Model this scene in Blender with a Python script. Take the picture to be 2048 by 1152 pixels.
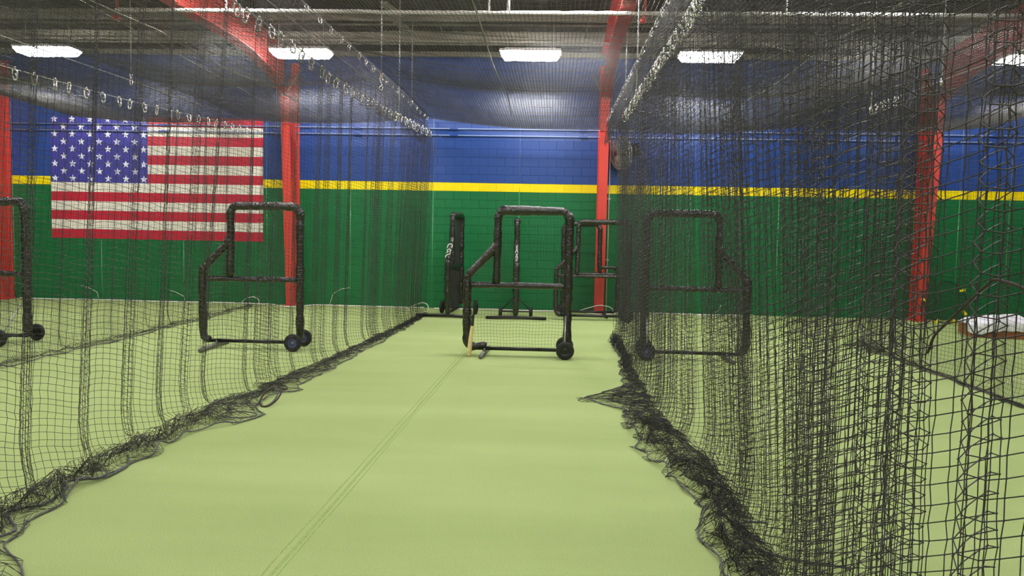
import bpy, bmesh, math, random
import numpy as np
from mathutils import Matrix, Vector

# ------------------------------------------------------------------ scene, camera, light
for o in list(bpy.data.objects):
    bpy.data.objects.remove(o)
SC = bpy.context.scene
COL = SC.collection
SC.view_settings.view_transform = 'Standard'
SC.view_settings.look = 'None'
SC.view_settings.gamma = 1.0
SC.view_settings.use_curve_mapping = False
SC.view_settings.exposure = 0.38

F_PX = 1650.0
PITCH, YAW, ROLL, EYE = math.radians(4.146), math.radians(2.831), 0.019, 1.9
cam = bpy.data.cameras.new('camera')
cam.sensor_width = 36.0
cam.lens = F_PX / 2048 * 36.0
cam.clip_start = 0.05
cam_ob = bpy.data.objects.new('camera', cam)
COL.objects.link(cam_ob)
fw = Vector((-math.sin(YAW) * math.cos(PITCH), math.cos(YAW) * math.cos(PITCH), -math.sin(PITCH)))
r0 = Vector((math.cos(YAW), math.sin(YAW), 0))
u0 = r0.cross(fw)
rr = r0 * math.cos(ROLL) + u0 * math.sin(ROLL)
uu = u0 * math.cos(ROLL) - r0 * math.sin(ROLL)
cam_ob.matrix_world = Matrix(((rr.x, uu.x, -fw.x, 0), (rr.y, uu.y, -fw.y, 0), (rr.z, uu.z, -fw.z, EYE), (0, 0, 0, 1)))
SC.camera = cam_ob

world = bpy.data.worlds.new('world')
SC.world = world
world.use_nodes = True
world.node_tree.nodes['Background'].inputs[0].default_value = (0.05, 0.05, 0.05, 1)
world.node_tree.nodes['Background'].inputs[1].default_value = 1.0

LAMP_POWER = 64.0          # radiance of the lamp diffusers
LAMP_X = (-10.32, -5.11, -0.54, 2.95, 8.9)
LAMP_X2 = (-11.6, -5.1, 0.2, 4.6)
LAMP_ROWS = ((16.5, 5.25, LAMP_X), (12.6, 5.575, LAMP_X2), (7.4, 6.01, LAMP_X), (2.0, 6.46, LAMP_X2), (-4.0, 6.96, LAMP_X))

# ------------------------------------------------------------------ materials
def srgb(r, g, b):
    f = lambda c: (c / 255 / 12.92) if c / 255 <= 0.04045 else ((c / 255 + 0.055) / 1.055) ** 2.4
    return (f(r), f(g), f(b), 1)

def mat(name, col, rough=0.5, metal=0.0, spec=0.5, noise=0.0, nscale=8.0, bump=0.0, bscale=60.0, bdist=0.01, emit=0.0):
    m = bpy.data.materials.new(name)
    m.use_nodes = True
    nt = m.node_tree
    b = nt.nodes['Principled BSDF']
    b.inputs['Base Color'].default_value = col
    b.inputs['Roughness'].default_value = rough
    b.inputs['Metallic'].default_value = metal
    b.inputs['Specular IOR Level'].default_value = spec
    tc = nt.nodes.new('ShaderNodeTexCoord')
    if noise > 0:
        n = nt.nodes.new('ShaderNodeTexNoise')
        n.inputs['Scale'].default_value = nscale
        n.inputs['Detail'].default_value = 5
        nt.links.new(tc.outputs['Object'], n.inputs['Vector'])
        rp = nt.nodes.new('ShaderNodeValToRGB')
        rp.color_ramp.elements[0].position = 0.3
        rp.color_ramp.elements[1].position = 0.7
        rp.color_ramp.elements[0].color = tuple(c * (1 - noise) for c in col[:3]) + (1,)
        rp.color_ramp.elements[1].color = tuple(min(1, c * (1 + noise)) for c in col[:3]) + (1,)
        nt.links.new(n.outputs['Fac'], rp.inputs['Fac'])
        nt.links.new(rp.outputs['Color'], b.inputs['Base Color'])
    if bump > 0:
        n2 = nt.nodes.new('ShaderNodeTexNoise')
        n2.inputs['Scale'].default_value = bscale
        n2.inputs['Detail'].default_value = 3
        nt.links.new(tc.outputs['Object'], n2.inputs['Vector'])
        bp = nt.nodes.new('ShaderNodeBump')
        bp.inputs['Strength'].default_value = bump
        bp.inputs['Distance'].default_value = bdist
        nt.links.new(n2.outputs['Fac'], bp.inputs['Height'])
        nt.links.new(bp.outputs['Normal'], b.inputs['Normal'])
    if emit > 0:
        b.inputs['Emission Color'].default_value = (1.0, 0.985, 0.96, 1)
        b.inputs['Emission Strength'].default_value = emit
    return m

M = {}
C_GREEN, C_YEL, C_BLUE = srgb(20, 110, 62), srgb(255, 226, 0), srgb(40, 74, 148)
PK = dict(rough=0.3, bump=0.25, bscale=45, bdist=0.004, noise=0.08, nscale=3)
M['green'] = mat('green_wall_paint', C_GREEN, **PK)
M['yellow'] = mat('yellow_wall_paint', C_YEL, **PK)
M['blue'] = mat('blue_wall_paint', C_BLUE, **PK)
FK = dict(rough=0.42, bump=0.25, bscale=45, bdist=0.004, noise=0.05, nscale=6)
M['flag_red'] = mat('flag_red_paint', srgb(196, 30, 58), **FK)
M['flag_white'] = mat('flag_white_paint', srgb(238, 232, 220), **FK)
M['flag_blue'] = mat('flag_blue_paint', srgb(66, 64, 158), **FK)
M['star'] = mat('star_paint', srgb(235, 238, 250), rough=0.45)
M['red'] = mat('red_steel_paint', srgb(206, 66, 58), rough=0.5, noise=0.06, nscale=3)
M['deck'] = mat('dark_roof_deck', srgb(50, 38, 30), rough=0.85, noise=0.3, nscale=2)
M['purlin'] = mat('grey_purlin', srgb(150, 146, 128), rough=0.6, noise=0.08, nscale=2)
M['side_wall'] = mat('pale_side_wall', srgb(150, 150, 145), rough=0.8)
M['pipe'] = mat('white_pipe', srgb(240, 238, 232), rough=0.35)
M['lamp_body'] = mat('white_lamp_housing', srgb(235, 235, 232), rough=0.4)
M['lamp'] = mat('lamp_diffuser', (1, 1, 1, 1), rough=0.5, emit=LAMP_POWER)
M['twine'] = mat('black_net_twine', srgb(52, 51, 49), rough=0.5, spec=0.4, noise=0.3, nscale=3)
M['rope'] = mat('grey_hem_rope', srgb(92, 92, 94), rough=0.7, noise=0.4, nscale=60)
M['dark_rope'] = mat('dark_rope', srgb(62, 52, 46), rough=0.7)
M['cable'] = mat('steel_cable', srgb(150, 148, 142), rough=0.4, metal=0.6)
M['chrome'] = mat('bright_hook_steel', srgb(235, 235, 232), rough=0.22, metal=0.75)
M['rod'] = mat('galvanised_rod', srgb(205, 205, 203), rough=0.4, metal=0.4)
M['pad'] = mat('black_vinyl_pad', srgb(30, 28, 26), rough=0.27, spec=0.8, noise=0.3, nscale=9, bump=0.9, bscale=26, bdist=0.02)
M['black_steel'] = mat('black_steel', srgb(24, 24, 25), rough=0.35)
M['grey_steel'] = mat('grey_steel', srgb(120, 120, 114), rough=0.45, metal=0.4)
M['bright_steel'] = mat('bright_steel', srgb(200, 200, 198), rough=0.3, metal=0.6)
M['tyre'] = mat('black_rubber', srgb(34, 35, 34), rough=0.7)
M['hub_blue'] = mat('blue_hub', srgb(74, 80, 128), rough=0.35)
M['hub_black'] = mat('black_hub', srgb(30, 31, 30), rough=0.4)
M['hub_cap'] = mat('pale_hub_cap', srgb(170, 172, 182), rough=0.3, metal=0.4)
M['wood'] = mat('natural_bat_wood', srgb(232, 212, 150), rough=0.4, noise=0.08, nscale=20)
M['bat_dark'] = mat('dark_bat_handle', srgb(34, 32, 28), rough=0.45)
M['letter'] = mat('white_lettering', srgb(205, 208, 200), rough=0.6)
M['cage'] = mat('pale_fan_cage', srgb(196, 196, 186), rough=0.4, metal=0.2)
M['blade'] = mat('fan_blade', srgb(165, 165, 140), rough=0.4)
M['clamp'] = mat('yellow_plastic', srgb(245, 225, 40), rough=0.45)
M['plywood'] = mat('brown_wood', srgb(168, 104, 62), rough=0.6, noise=0.12, nscale=8)
M['cloth'] = mat('white_cloth', srgb(246, 246, 252), rough=0.9, bump=0.4, bscale=12, bdist=0.03)
M['bead_blue'] = mat('blue_bead_highlight', srgb(112, 136, 196), rough=0.25)  # lighter than the wall paint, with the bead's highlight put into the colour
M['bead_green'] = mat('green_bead_highlight', srgb(92, 160, 110), rough=0.25)  # green version, its bright edge line likewise painted into the base colour
M['conduit'] = mat('blue_conduit_shine', srgb(150, 168, 214), rough=0.25)  # lightened so the colour carries the specular line along the pipe
M['cord'] = mat('white_cord', srgb(232, 228, 216), rough=0.5)

def turf_material():
    m = bpy.data.materials.new('green_turf')
    m.use_nodes = True
    nt = m.node_tree
    b = nt.nodes['Principled BSDF']
    b.inputs['Roughness'].default_value = 0.95
    b.inputs['Specular IOR Level'].default_value = 0.15
    tc = nt.nodes.new('ShaderNodeTexCoord')
    fine = nt.nodes.new('ShaderNodeTexNoise'); fine.inputs['Scale'].default_value = 190; fine.inputs['Detail'].default_value = 4
    big = nt.nodes.new('ShaderNodeTexNoise'); big.inputs['Scale'].default_value = 0.7; big.inputs['Detail'].default_value = 4
    mp = nt.nodes.new('ShaderNodeMapping'); mp.inputs['Scale'].default_value = (0.35, 1.6, 1)
    nt.links.new(tc.outputs['Object'], fine.inputs['Vector'])
    nt.links.new(tc.outputs['Object'], mp.inputs['Vector'])
    nt.links.new(mp.outputs['Vector'], big.inputs['Vector'])
    r1 = nt.nodes.new('ShaderNodeValToRGB')
    r1.color_ramp.elements[0].position = 0.3; r1.color_ramp.elements[1].position = 0.72
    r1.color_ramp.elements[0].color = srgb(150, 172, 100)
    r1.color_ramp.elements[1].color = srgb(206, 222, 158)
    nt.links.new(fine.outputs['Fac'], r1.inputs['Fac'])
    r2 = nt.nodes.new('ShaderNodeValToRGB')
    r2.color_ramp.elements[0].position = 0.35; r2.color_ramp.elements[1].position = 0.7
    r2.color_ramp.elements[0].color = (0.87, 0.88, 0.83, 1)
    r2.color_ramp.elements[1].color = (1, 1, 1, 1)
    nt.links.new(big.outputs['Fac'], r2.inputs['Fac'])
    mx = nt.nodes.new('ShaderNodeMix'); mx.data_type = 'RGBA'; mx.blend_type = 'MULTIPLY'
    mx.inputs['Factor'].default_value = 1
    nt.links.new(r1.outputs['Color'], mx.inputs['A'])
    nt.links.new(r2.outputs['Color'], mx.inputs['B'])
    nt.links.new(mx.outputs['Result'], b.inputs['Base Color'])
    bp = nt.nodes.new('ShaderNodeBump'); bp.inputs['Strength'].default_value = 0.7; bp.inputs['Distance'].default_value = 0.01
    nt.links.new(fine.outputs['Fac'], bp.inputs['Height'])
    nt.links.new(bp.outputs['Normal'], b.inputs['Normal'])
    return m
M['turf'] = turf_material()
M['seam'] = mat('worn_shaded_seam', srgb(150, 170, 102), rough=0.95, noise=0.2, nscale=40)  # worn tone, darkened to stand in for shading the low ridges barely give

def mortar_material():
    m = bpy.data.materials.new('painted_mortar')
    m.use_nodes = True
    nt = m.node_tree
    b = nt.nodes['Principled BSDF']
    b.inputs['Roughness'].default_value = 0.4
    tc = nt.nodes.new('ShaderNodeTexCoord')
    sp = nt.nodes.new('ShaderNodeSeparateXYZ')
    nt.links.new(tc.outputs['Object'], sp.inputs[0])
    mr = nt.nodes.new('ShaderNodeMath'); mr.operation = 'DIVIDE'; mr.inputs[1].default_value = 6.0
    nt.links.new(sp.outputs['Z'], mr.inputs[0])
    rp = nt.nodes.new('ShaderNodeValToRGB'); rp.color_ramp.interpolation = 'CONSTANT'
    e = rp.color_ramp.elements
    e[0].position = 0; e[0].color = C_GREEN
    e[1].position = 2.73 / 6; e[1].color = C_YEL
    n = e.new(2.925 / 6); n.color = C_BLUE
    nt.links.new(mr.outputs[0], rp.inputs['Fac'])
    nt.links.new(rp.outputs['Color'], b.inputs['Base Color'])
    return m
M['mortar'] = mortar_material()

# ------------------------------------------------------------------ mesh helpers
class MB:
    """collects shapes; build() links them as one mesh object"""
    def __init__(s):
        s.v = []; s.f = []; s.n = 0
    def add(s, verts, faces):
        verts = np.asarray(verts, float)
        faces = np.asarray(faces)
        s.v.append(verts)
        s.f.append(faces + s.n)
        s.n += len(verts)
        return s
    def box(s, x0, x1, y0, y1, z0, z1):
        v = [(x, y, z) for z in (z0, z1) for y in (y0, y1) for x in (x0, x1)]
        return s.add(v, [(0, 2, 3, 1), (4, 5, 7, 6), (0, 1, 5, 4), (2, 6, 7, 3), (0, 4, 6, 2), (1, 3, 7, 5)])
    def obox(s, mtx, sx, sy, sz):
        v = [mtx @ Vector((x * sx, y * sy, z * sz)) for z in (-.5, .5) for y in (-.5, .5) for x in (-.5, .5)]
        return s.add([tuple(p) for p in v], [(0, 2, 3, 1), (4, 5, 7, 6), (0, 1, 5, 4), (2, 6, 7, 3), (0, 4, 6, 2), (1, 3, 7, 5)])
    def tube(s, pts, r, sides=8, closed=False, caps=True):
        P = np.asarray(pts, float)
        n = len(P)
        rad = np.full(n, r) if np.isscalar(r) else np.asarray(r, float)
        if closed:
            T = np.roll(P, -1, 0) - np.roll(P, 1, 0)
        else:
            T = np.gradient(P, axis=0)
        T /= np.linalg.norm(T, axis=1)[:, None] + 1e-12
        # parallel transport frame
        a = np.array([0, 0, 1.0]) if abs(T[0, 2]) < 0.9 else np.array([1.0, 0, 0])
        N = np.zeros_like(P)
        x = a - T[0] * (a @ T[0])
        N[0] = x / np.linalg.norm(x)
        for i in range(1, n):
            x = N[i - 1] - T[i] * (N[i - 1] @ T[i])
            N[i] = x / (np.linalg.norm(x) + 1e-12)
        B = np.cross(T, N)
        ang = np.arange(sides) * 2 * math.pi / sides
        V = P[:, None, :] + rad[:, None, None] * (np.cos(ang)[None, :, None] * N[:, None, :] + np.sin(ang)[None, :, None] * B[:, None, :])
        m = n if closed else n - 1
        i = np.arange(m)[:, None]; j = np.arange(sides)[None, :]
        i2 = (i + 1) % n; j2 = (j + 1) % sides
        Fq = np.stack([i * sides + j, i * sides + j2, i2 * sides + j2, i2 * sides + j], -1).reshape(-1, 4)
        base = s.n
        s.add(V.reshape(-1, 3), Fq)
        if caps and not closed:
            for e, flip in ((0, True), (n - 1, False)):
                c = list(range(e * sides, e * sides + sides))
                s.v.append(P[e][None]); s.n += 1
                ci = s.n - 1
                tri = [(base + c[k], base + c[(k + 1) % sides], ci) for k in range(sides)]
                if flip:
                    tri = [t[::-1] for t in tri]
                s.f.append(np.array(tri))
        return s
    def lathe(s, prof, axis='z', seg=24, o=(0, 0, 0)):
        prof = np.asarray(prof, float)
        ang = np.arange(seg) * 2 * math.pi / seg
        n = len(prof)
        r = prof[:, 0][:, None]; h = np.repeat(prof[:, 1][:, None], seg, 1)
        a, b = r * np.cos(ang), r * np.sin(ang)
        V = {'z': (a, b, h), 'y': (a, h, b), 'x': (h, a, b)}[axis]
        V = np.stack(V, -1).reshape(-1, 3) + np.array(o)
        i = np.arange(n - 1)[:, None]; j = np.arange(seg)[None, :]; j2 = (j + 1) % seg
        return s.add(V, np.stack([i * seg + j, i * seg + j2, (i + 1) * seg + j2, (i + 1) * seg + j], -1).reshape(-1, 4))
    def prism(s, poly, axis_lo, axis_hi, plane='xz'):
        n = len(poly)
        def p(q, h):
            return (q[0], h, q[1]) if plane == 'xz' else (h, q[0], q[1])
        v = [p(q, axis_lo) for q in poly] + [p(q, axis_hi) for q in poly]
        s.add(v, [(i, (i + 1) % n, n + (i + 1) % n, n + i) for i in range(n)])
        b = s.n - 2 * n
        s.ng = getattr(s, 'ng', [])
        s.ng.append(list(range(b, b + n))); s.ng.append(list(range(b + 2 * n - 1, b + n - 1, -1)))
        return s
    def mesh(s, name, material, smooth=True):
        me = bpy.data.meshes.new(name)
        V = np.concatenate(s.v).astype(np.float32)
        quads = [f for f in s.f if f.shape[1] == 4]
        tris = [f for f in s.f if f.shape[1] == 3]
        idx = []; tot = []
        if quads:
            q = np.concatenate(quads); idx.append(q.ravel()); tot.append(np.full(len(q), 4))
        if tris:
            t = np.concatenate(tris); idx.append(t.ravel()); tot.append(np.full(len(t), 3))
        for g in getattr(s, 'ng', []):
            idx.append(np.array(g)); tot.append(np.array([len(g)]))
        idx = np.concatenate(idx).astype(np.int32); tot = np.concatenate(tot).astype(np.int32)
        st = np.concatenate([[0], np.cumsum(tot)[:-1]]).astype(np.int32)
        me.vertices.add(len(V)); me.vertices.foreach_set('co', V.ravel())
        me.loops.add(len(idx)); me.loops.foreach_set('vertex_index', idx)
        me.polygons.add(len(tot)); me.polygons.foreach_set('loop_start', st)
        me.polygons.foreach_set('loop_total', tot)
        me.polygons.foreach_set('use_smooth', np.full(len(tot), bool(smooth)))
        me.update(calc_edges=True)
        me.validate()
        if material:
            me.materials.append(M[material])
        return me
    def build(s, name, material, parent=None, smooth=True, loc=None):
        o = bpy.data.objects.new(name, s.mesh(name, material, smooth))
        COL.objects.link(o)
        if parent:
            o.parent = parent
        if loc is not None:
            o.location = loc
        return o

def tag(o, label, cat, group=None, kind=None):
    o['label'] = label
    o['category'] = cat
    if group: o['group'] = group
    if kind: o['kind'] = kind
    return o

def thing(name, label, cat, loc=(0, 0, 0), rot=(0, 0, 0), group=None):
    o = bpy.data.objects.new(name, None)
    o.empty_display_size = 0.1
    COL.objects.link(o)
    o.location = loc
    o.rotation_euler = rot
    return tag(o, label, cat, group)

def dup(root, loc, rot=None, label=None, group=None):
    r = root.copy(); COL.objects.link(r)
    r.location = loc
    if rot is not None: r.rotation_euler = rot
    if label: r['label'] = label
    if group: r['group'] = group
    for ch in list(root.children):
        c = ch.copy(); COL.objects.link(c); c.parent = r
        for g in list(ch.children):
            d = g.copy(); COL.objects.link(d); d.parent = c
    return r

def piece(me, name, parent, loc=(0, 0, 0), rot=(0, 0, 0)):
    o = bpy.data.objects.new(name, me)
    COL.objects.link(o); o.parent = parent; o.location = loc; o.rotation_euler = rot
    return o

def structure(o):
    o['kind'] = 'structure'
    return o

rng = np.random.default_rng(7)
random.seed(7)
def smooth1(a, s):
    if s <= 0: return a
    k = np.exp(-0.5 * (np.arange(-int(3 * s), int(3 * s) + 1) / s) ** 2); k /= k.sum()
    pad = len(k) // 2
    return np.convolve(np.pad(a, pad, mode='edge'), k, mode='valid')

# ------------------------------------------------------------------ the room
WALL_Y = 19.15
XL, XR, YF, ZT = -22.0, 22.0, -9.0, 5.85
def roof_z(y): return 5.85 + (WALL_Y - y) / 12

floor = structure(MB().box(XL, XR, YF, WALL_Y + 0.2, -0.1, 0.0).build('floor', 'turf', smooth=False))
seam = MB()
sx = lambda y: -1.49 + (y - 4.27) * 0.0237
for off, w, h in ((0.0, 0.012, 0.008), (-0.05, 0.006, 0.005), (0.035, 0.005, 0.004)):
    ys = np.linspace(1.0, 13.5, 160)
    wob = smooth1(rng.normal(0, 0.006, 160), 2)
    ht = np.clip(h * (0.75 + 0.5 * smooth1(rng.normal(0, 1, 160), 2)), 0.001, 0.02)
    rows = []
    for y, q, z in zip(ys, wob, ht):
        x = sx(y) + off + q
        rows += [(x - w, y, 0.0002), (x, y, z), (x + w, y, 0.0002)]
    fc = []
    for i in range(159):
        for k in (0, 1):
            fc.append((3 * i + k, 3 * i + k + 1, 3 * i + 4 + k, 3 * i + 3 + k))
    seam.add(rows, fc)
seam.build('turf_seam', 'seam', floor)

wall = structure(MB().box(XL, XR, WALL_Y, WALL_Y + 0.2, 0, ZT).build('wall_back', 'mortar', smooth=False))
structure(MB().box(XL - 0.2, XL, YF, WALL_Y + 0.2, 0, 9).build('wall_left', 'side_wall', smooth=False))
structure(MB().box(XR, XR + 0.2, YF, WALL_Y + 0.2, 0, 9).build('wall_right', 'side_wall', smooth=False))
structure(MB().box(XL, XR, YF - 0.2, YF, 0, 9).build('wall_front', 'side_wall', smooth=False))

# block courses: chamfered concrete blocks, each its own part in the open middle of the wall
BH, BL, DEP, CH, J = 0.195, 0.392, 0.007, 0.004, 0.002
def block_data(l):
    x0, x1, z0, z1 = J, l - J, J, BH - J
    v = [(x0, 0, z0), (x1, 0, z0), (x1, 0, z1), (x0, 0, z1),
         (x0 + CH, -DEP, z0 + CH), (x1 - CH, -DEP, z0 + CH), (x1 - CH, -DEP, z1 - CH), (x0 + CH, -DEP, z1 - CH)]
    f = [(4, 5, 6, 7), (0, 1, 5, 4), (1, 2, 6, 5), (2, 3, 7, 6), (3, 0, 4, 7)]
    return v, f
bmesh_of = {}
for c in ('green', 'yellow', 'blue'):
    v, f = block_data(BL)
    bmesh_of[c] = MB().add(v, f).mesh('block', c, smooth=False)
bulk = {c: MB() for c in bmesh_of}
NCOURSE = 28
for k in range(NCOURSE):
    z = k * BH
    c = 'green' if k < 14 else ('yellow' if k == 14 else 'blue')
    xo = -13.9 + (BL / 2 if k % 2 else 0)
    for i in range(64):
        x = xo + i * BL
        if -2.85 <= x <= 0.75:
            piece(bmesh_of[c], 'block', wall, (x, WALL_Y, z), (random.uniform(-.003, .003), 0, random.uniform(-.002, .002)))
        else:
            v, f = block_data(BL)
            t, q = random.uniform(-.004, .004), random.uniform(-.003, .003)
            v = [(a + x, WALL_Y + b + (t * (d - BH / 2) * 2 + q * (a - BL / 2) if b < 0 else 0), d + z) for a, b, d in v]
            bulk[c].add(v, f)
for c in bulk:
    o = bulk[c].build('block', c, wall, smooth=False)
    o['kind'] = 'stuff'
# vertical control-joint beads; on blue and green their highlight is painted in
for x in (-12.9, -10.75, -8.75, -6.75, -4.76, -2.82, -0.82, 3.1, 5.1, 7.1, 9.1, 10.2):
    for z0, z1, c in (((0.02, 1.45, 'green'), (4.35, 5.45, 'blue')) if -12 < x < -6.8 else ((0.02, 2.73, 'green'), (2.73, 2.925, 'yellow'), (2.925, 5.45, 'blue'))):
        MB().tube([(x, WALL_Y - DEP, z0), (x, WALL_Y - DEP, z1)], 0.009, 8).build('joint_bead', 'bead_' + c if c != 'yellow' else c, wall)

# ceiling: dark ribbed deck on pale purlins
ribs = MB()
yy = (YF, WALL_Y + 0.2)
prof = []
x = XL
while x < XR:
    prof += [(x, 0), (x + 0.16, 0), (x + 0.18, 0.05), (x + 0.28, 0.05), (x + 0.30, 0)]
    x += 0.30
prof = np.array(prof)
V = np.concatenate([np.stack([prof[:, 0], np.full(len(prof), y), prof[:, 1] + roof_z(y)], 1) for y in yy])
n = len(prof)
ribs.add(V, [(i, i + 1, n + i + 1, n + i) for i in range(n - 1)])
ceiling = structure(ribs.build('ceiling', 'deck', smooth=False))
def purlin(y, depth, flange, z_drop=0.0, x0=XL, x1=XR):
    zt = roof_z(y) - z_drop
    b = MB()
    b.box(x0, x1, y - 0.004, y + 0.004, zt - depth, zt)
    b.box(x0, x1, y - flange, y + 0.004, zt - depth - 0.004, zt - depth + 0.004)
    b.box(x0, x1, y - flange - 0.004, y - flange + 0.004, zt - depth, zt - depth + 0.025)
    b.build('purlin', 'purlin', ceiling, smooth=False)
y = 17.6
purlin(18.95, 0.12, 0.10)
while y > YF:
    purlin(y, 0.20, 0.09)
    y -= 1.3
# lapped deeper length of the second purlin, and two thin sag rods under the third
purlin(17.52, 0.235, 0.08, 0.0, -3.7, 7.5)
purlin(18.3, 0.05, 0.05)
purlin(16.65, 0.05, 0.05, 0.12)
for x, y in ((0.55, 16.9), (2.2, 16.9), (-2.4, 16.9), (-8.5, 16.9), (5.3, 16.9)):
    MB().tube([(x, 17.6, roof_z(17.6) - 0.12), (x + 0.05, 16.3, roof_z(16.3) - 0.12)], 0.012, 6).build('sag_rod', 'purlin', ceiling)

# ------------------------------------------------------------------ red steel frames
def steel_frame(xc, label):
    t = thing('steel_frame', label, 'steel frame', (xc, 19.0, 0))
    Y = lambda y: y - 19.0
    hw = 0.1
    ybot, ytop, zk = 18.72, 18.3, 4.78
    MB().box(-hw, hw, Y(19.09), Y(19.115), 0, 5.6).build('outer_flange', 'red', t, False)
    b = MB()
    b.prism([(Y(ybot), 0.0), (Y(ybot) + 0.025, 0.0), (Y(ytop) + 0.025, zk), (Y(ytop), zk)], -hw, hw, 'yz')
    b.build('inner_flange', 'red', t, False)
    MB().prism([(Y(ybot) + 0.02, 0.0), (Y(19.095), 0.0), (Y(19.095), 5.6), (Y(ytop) + 0.02, zk)], -0.006, 0.006, 'yz').build('column_web', 'red', t, False)
    MB().box(-0.16, 0.16, Y(18.64), Y(19.12), 0, 0.02).build('base_plate', 'red', t, False)
    # haunch and rafter: bottom flange profile (y, z)
    pr = [(18.3, 4.78), (17.4, 5.08), (16.2, 5.25), (15.3, 5.3), (12.6, 5.3), (9.0, 5.6), (2.0, 6.25), (-8.9, 7.15)]
    b = MB()
    for (ya, za), (yb, zb) in zip(pr[:-1], pr[1:]):
        b.prism([(Y(ya), za), (Y(yb), zb), (Y(yb), zb + 0.022), (Y(ya), za + 0.022)], -0.12, 0.12, 'yz')
    b.build('rafter_bottom_flange', 'red', t, False)
    b = MB()
    for (ya, za), (yb, zb) in zip(pr[:-1], pr[1:]):
        b.prism([(Y(ya), za + 0.02), (Y(yb), zb + 0.02), (Y(yb), roof_z(yb) - 0.2), (Y(ya), roof_z(ya) - 0.2)], -0.006, 0.006, 'yz')
    b.build('rafter_web', 'red', t, False)
    b = MB()
    for (ya, za), (yb, zb) in zip(pr[:-1], pr[1:]):
        b.prism([(Y(ya), roof_z(ya) - 0.225), (Y(yb), roof_z(yb) - 0.225), (Y(yb), roof_z(yb) - 0.203), (Y(ya), roof_z(ya) - 0.203)], -0.12, 0.12, 'yz')
    b.build('rafter_top_flange', 'red', t, False)
    for s in (-1, 1):   # stiffener plates at the knee
        MB().prism([(Y(18.33), 4.8), (Y(19.08), 4.8), (Y(19.08), 4.815), (Y(18.33), 4.815)], s * 0.05 - 0.045, s * 0.05 + 0.045, 'yz').build('stiffener', 'red', t, False)
        MB().tube([(s * 0.02, Y(18.28), 4.74), (s * 0.32, Y(18.5), 5.35)], 0.018, 6).build('flange_brace', 'purlin', t)
    return t
steel_frame(-13.0, 'red steel frame column past the star end of the flag')
steel_frame(-6.05, 'red steel frame column beside the stripe end of the flag')
steel_frame(1.06, 'red steel frame column beside the wall fan')
steel_frame(8.2, 'red steel frame column next to the yellow-clipped hoop')

# ------------------------------------------------------------------ flag mural painted on the wall
FX0, FX1, FZ0, FZ1 = -11.95, -6.83, 1.47, 4.33
flag = thing('flag_mural', 'painted stars and stripes flag on the block wall', 'flag', (FX0, WALL_Y - DEP - 0.002, FZ0))
FWd, FHt = FX1 - FX0, FZ1 - FZ0
sh = FHt / 13
cw, ch = FWd * 0.46, sh * 7
for k in range(13):
    x0 = cw if k >= 6 else 0
    MB().box(x0, FWd, -0.004 - 0.0005 * (k % 2), 0, k * sh, (k + 1) * sh).build('stripe', 'flag_red' if k % 2 == 0 else 'flag_white', flag, False)
canton = MB().box(0, cw, -0.005, 0, FHt - ch, FHt).build('canton', 'flag_blue', flag, False)
pts = []
for i in range(10):
    a = math.pi / 2 + i * math.pi / 5
    r = 0.092 if i % 2 == 0 else 0.038
    pts.append((r * math.cos(a), r * math.sin(a)))
star_me = MB().prism(pts, -0.002, 0.0).mesh('star', 'star', False)
for r in range(9):
    cnt = 6 if r % 2 == 0 else 5
    for c in range(cnt):
        px = cw * ((0.045 if cnt == 6 else 0.138) + c * 0.183)
        pz = FHt - ch + ch * (0.06 + (8 - r) * 0.1125)
        piece(star_me, 'star', canton, (px, -0.005, pz))

# ------------------------------------------------------------------ pipes on the wall
for z, lab in ((4.155, 'upper pale blue conduit running along the blue wall'), (4.005, 'lower pale blue conduit running along the blue wall')):
    t = thing('wall_conduit', lab, 'conduit', (0, 19.0, z))
    MB().tube([(-13.8, 0.08, 0.0), (11.0, 0.08, 0.0)], 0.014, 8).build('pipe', 'conduit', t)
    for x in (-12.3, -9.2, -4.6, -2.35, 0.62, 2.8, 5.6, 9.8):
        MB().box(x - 0.09, x + 0.09, 0.06, 0.14, -0.022, 0.022).build('clamp', 'blue', t, False)
vp = thing('downpipe_conduit', 'thin vertical conduit beside the red column and wall fan', 'conduit', (1.24, 18.98, 0))
MB().tube([(0, 0.08, 0.02), (0, 0.08, 4.95)], 0.014, 8).build('pipe', 'rod', vp)
for z in (1.2, 2.6, 3.9):
    MB().box(-0.035, 0.035, 0.07, 0.16, z, z + 0.03).build('clamp', 'rod', vp, False)
rv = thing('downpipe_conduit', 'thin vertical conduit beside the red column near the hoop', 'conduit', (8.42, 18.98, 0))
MB().tube([(0, 0.08, 0.02), (0, 0.08, 4.95)], 0.014, 8).build('pipe', 'rod', rv)
for z in (1.2, 2.6, 3.9):
    MB().box(-0.035, 0.035, 0.07, 0.16, z, z + 0.03).build('clamp', 'rod', rv, False)

# sprinkler pipe under the purlins
sp = thing('sprinkler_pipe', 'white sprinkler pipe hung below the purlins', 'pipe', (0, 13.0, 5.21))
xs = np.linspace(-7.0, 14, 60)
MB().tube([(x, 0, 0.02 - 0.010 * (x > -3) + 0.005 * math.sin(x * 0.5)) for x in xs], 0.032, 10).build('pipe', 'pipe', sp)
for x in (-5.22, -1.08, -0.78, 3.45, 8.9):
    MB().tube([(x, 0, 0.03), (x, 0, 1.16)], 0.016 if x != -0.78 else 0.026, 8).build('hanger', 'pipe', sp)
for x in (-7.0, 1.29):
    b = MB(); b.tube([(x, 0.0, -0.1), (x + 0.02, 0.0, 0.05), (x + 0.04, 0, 0.55), (x + 0.04, 0, 1.16)], 0.022, 8)
    b.box(x - 0.045, x + 0.045, -0.045, 0.045, -0.13, -0.08)
    b.build('drop_fitting', 'red', sp)

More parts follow.
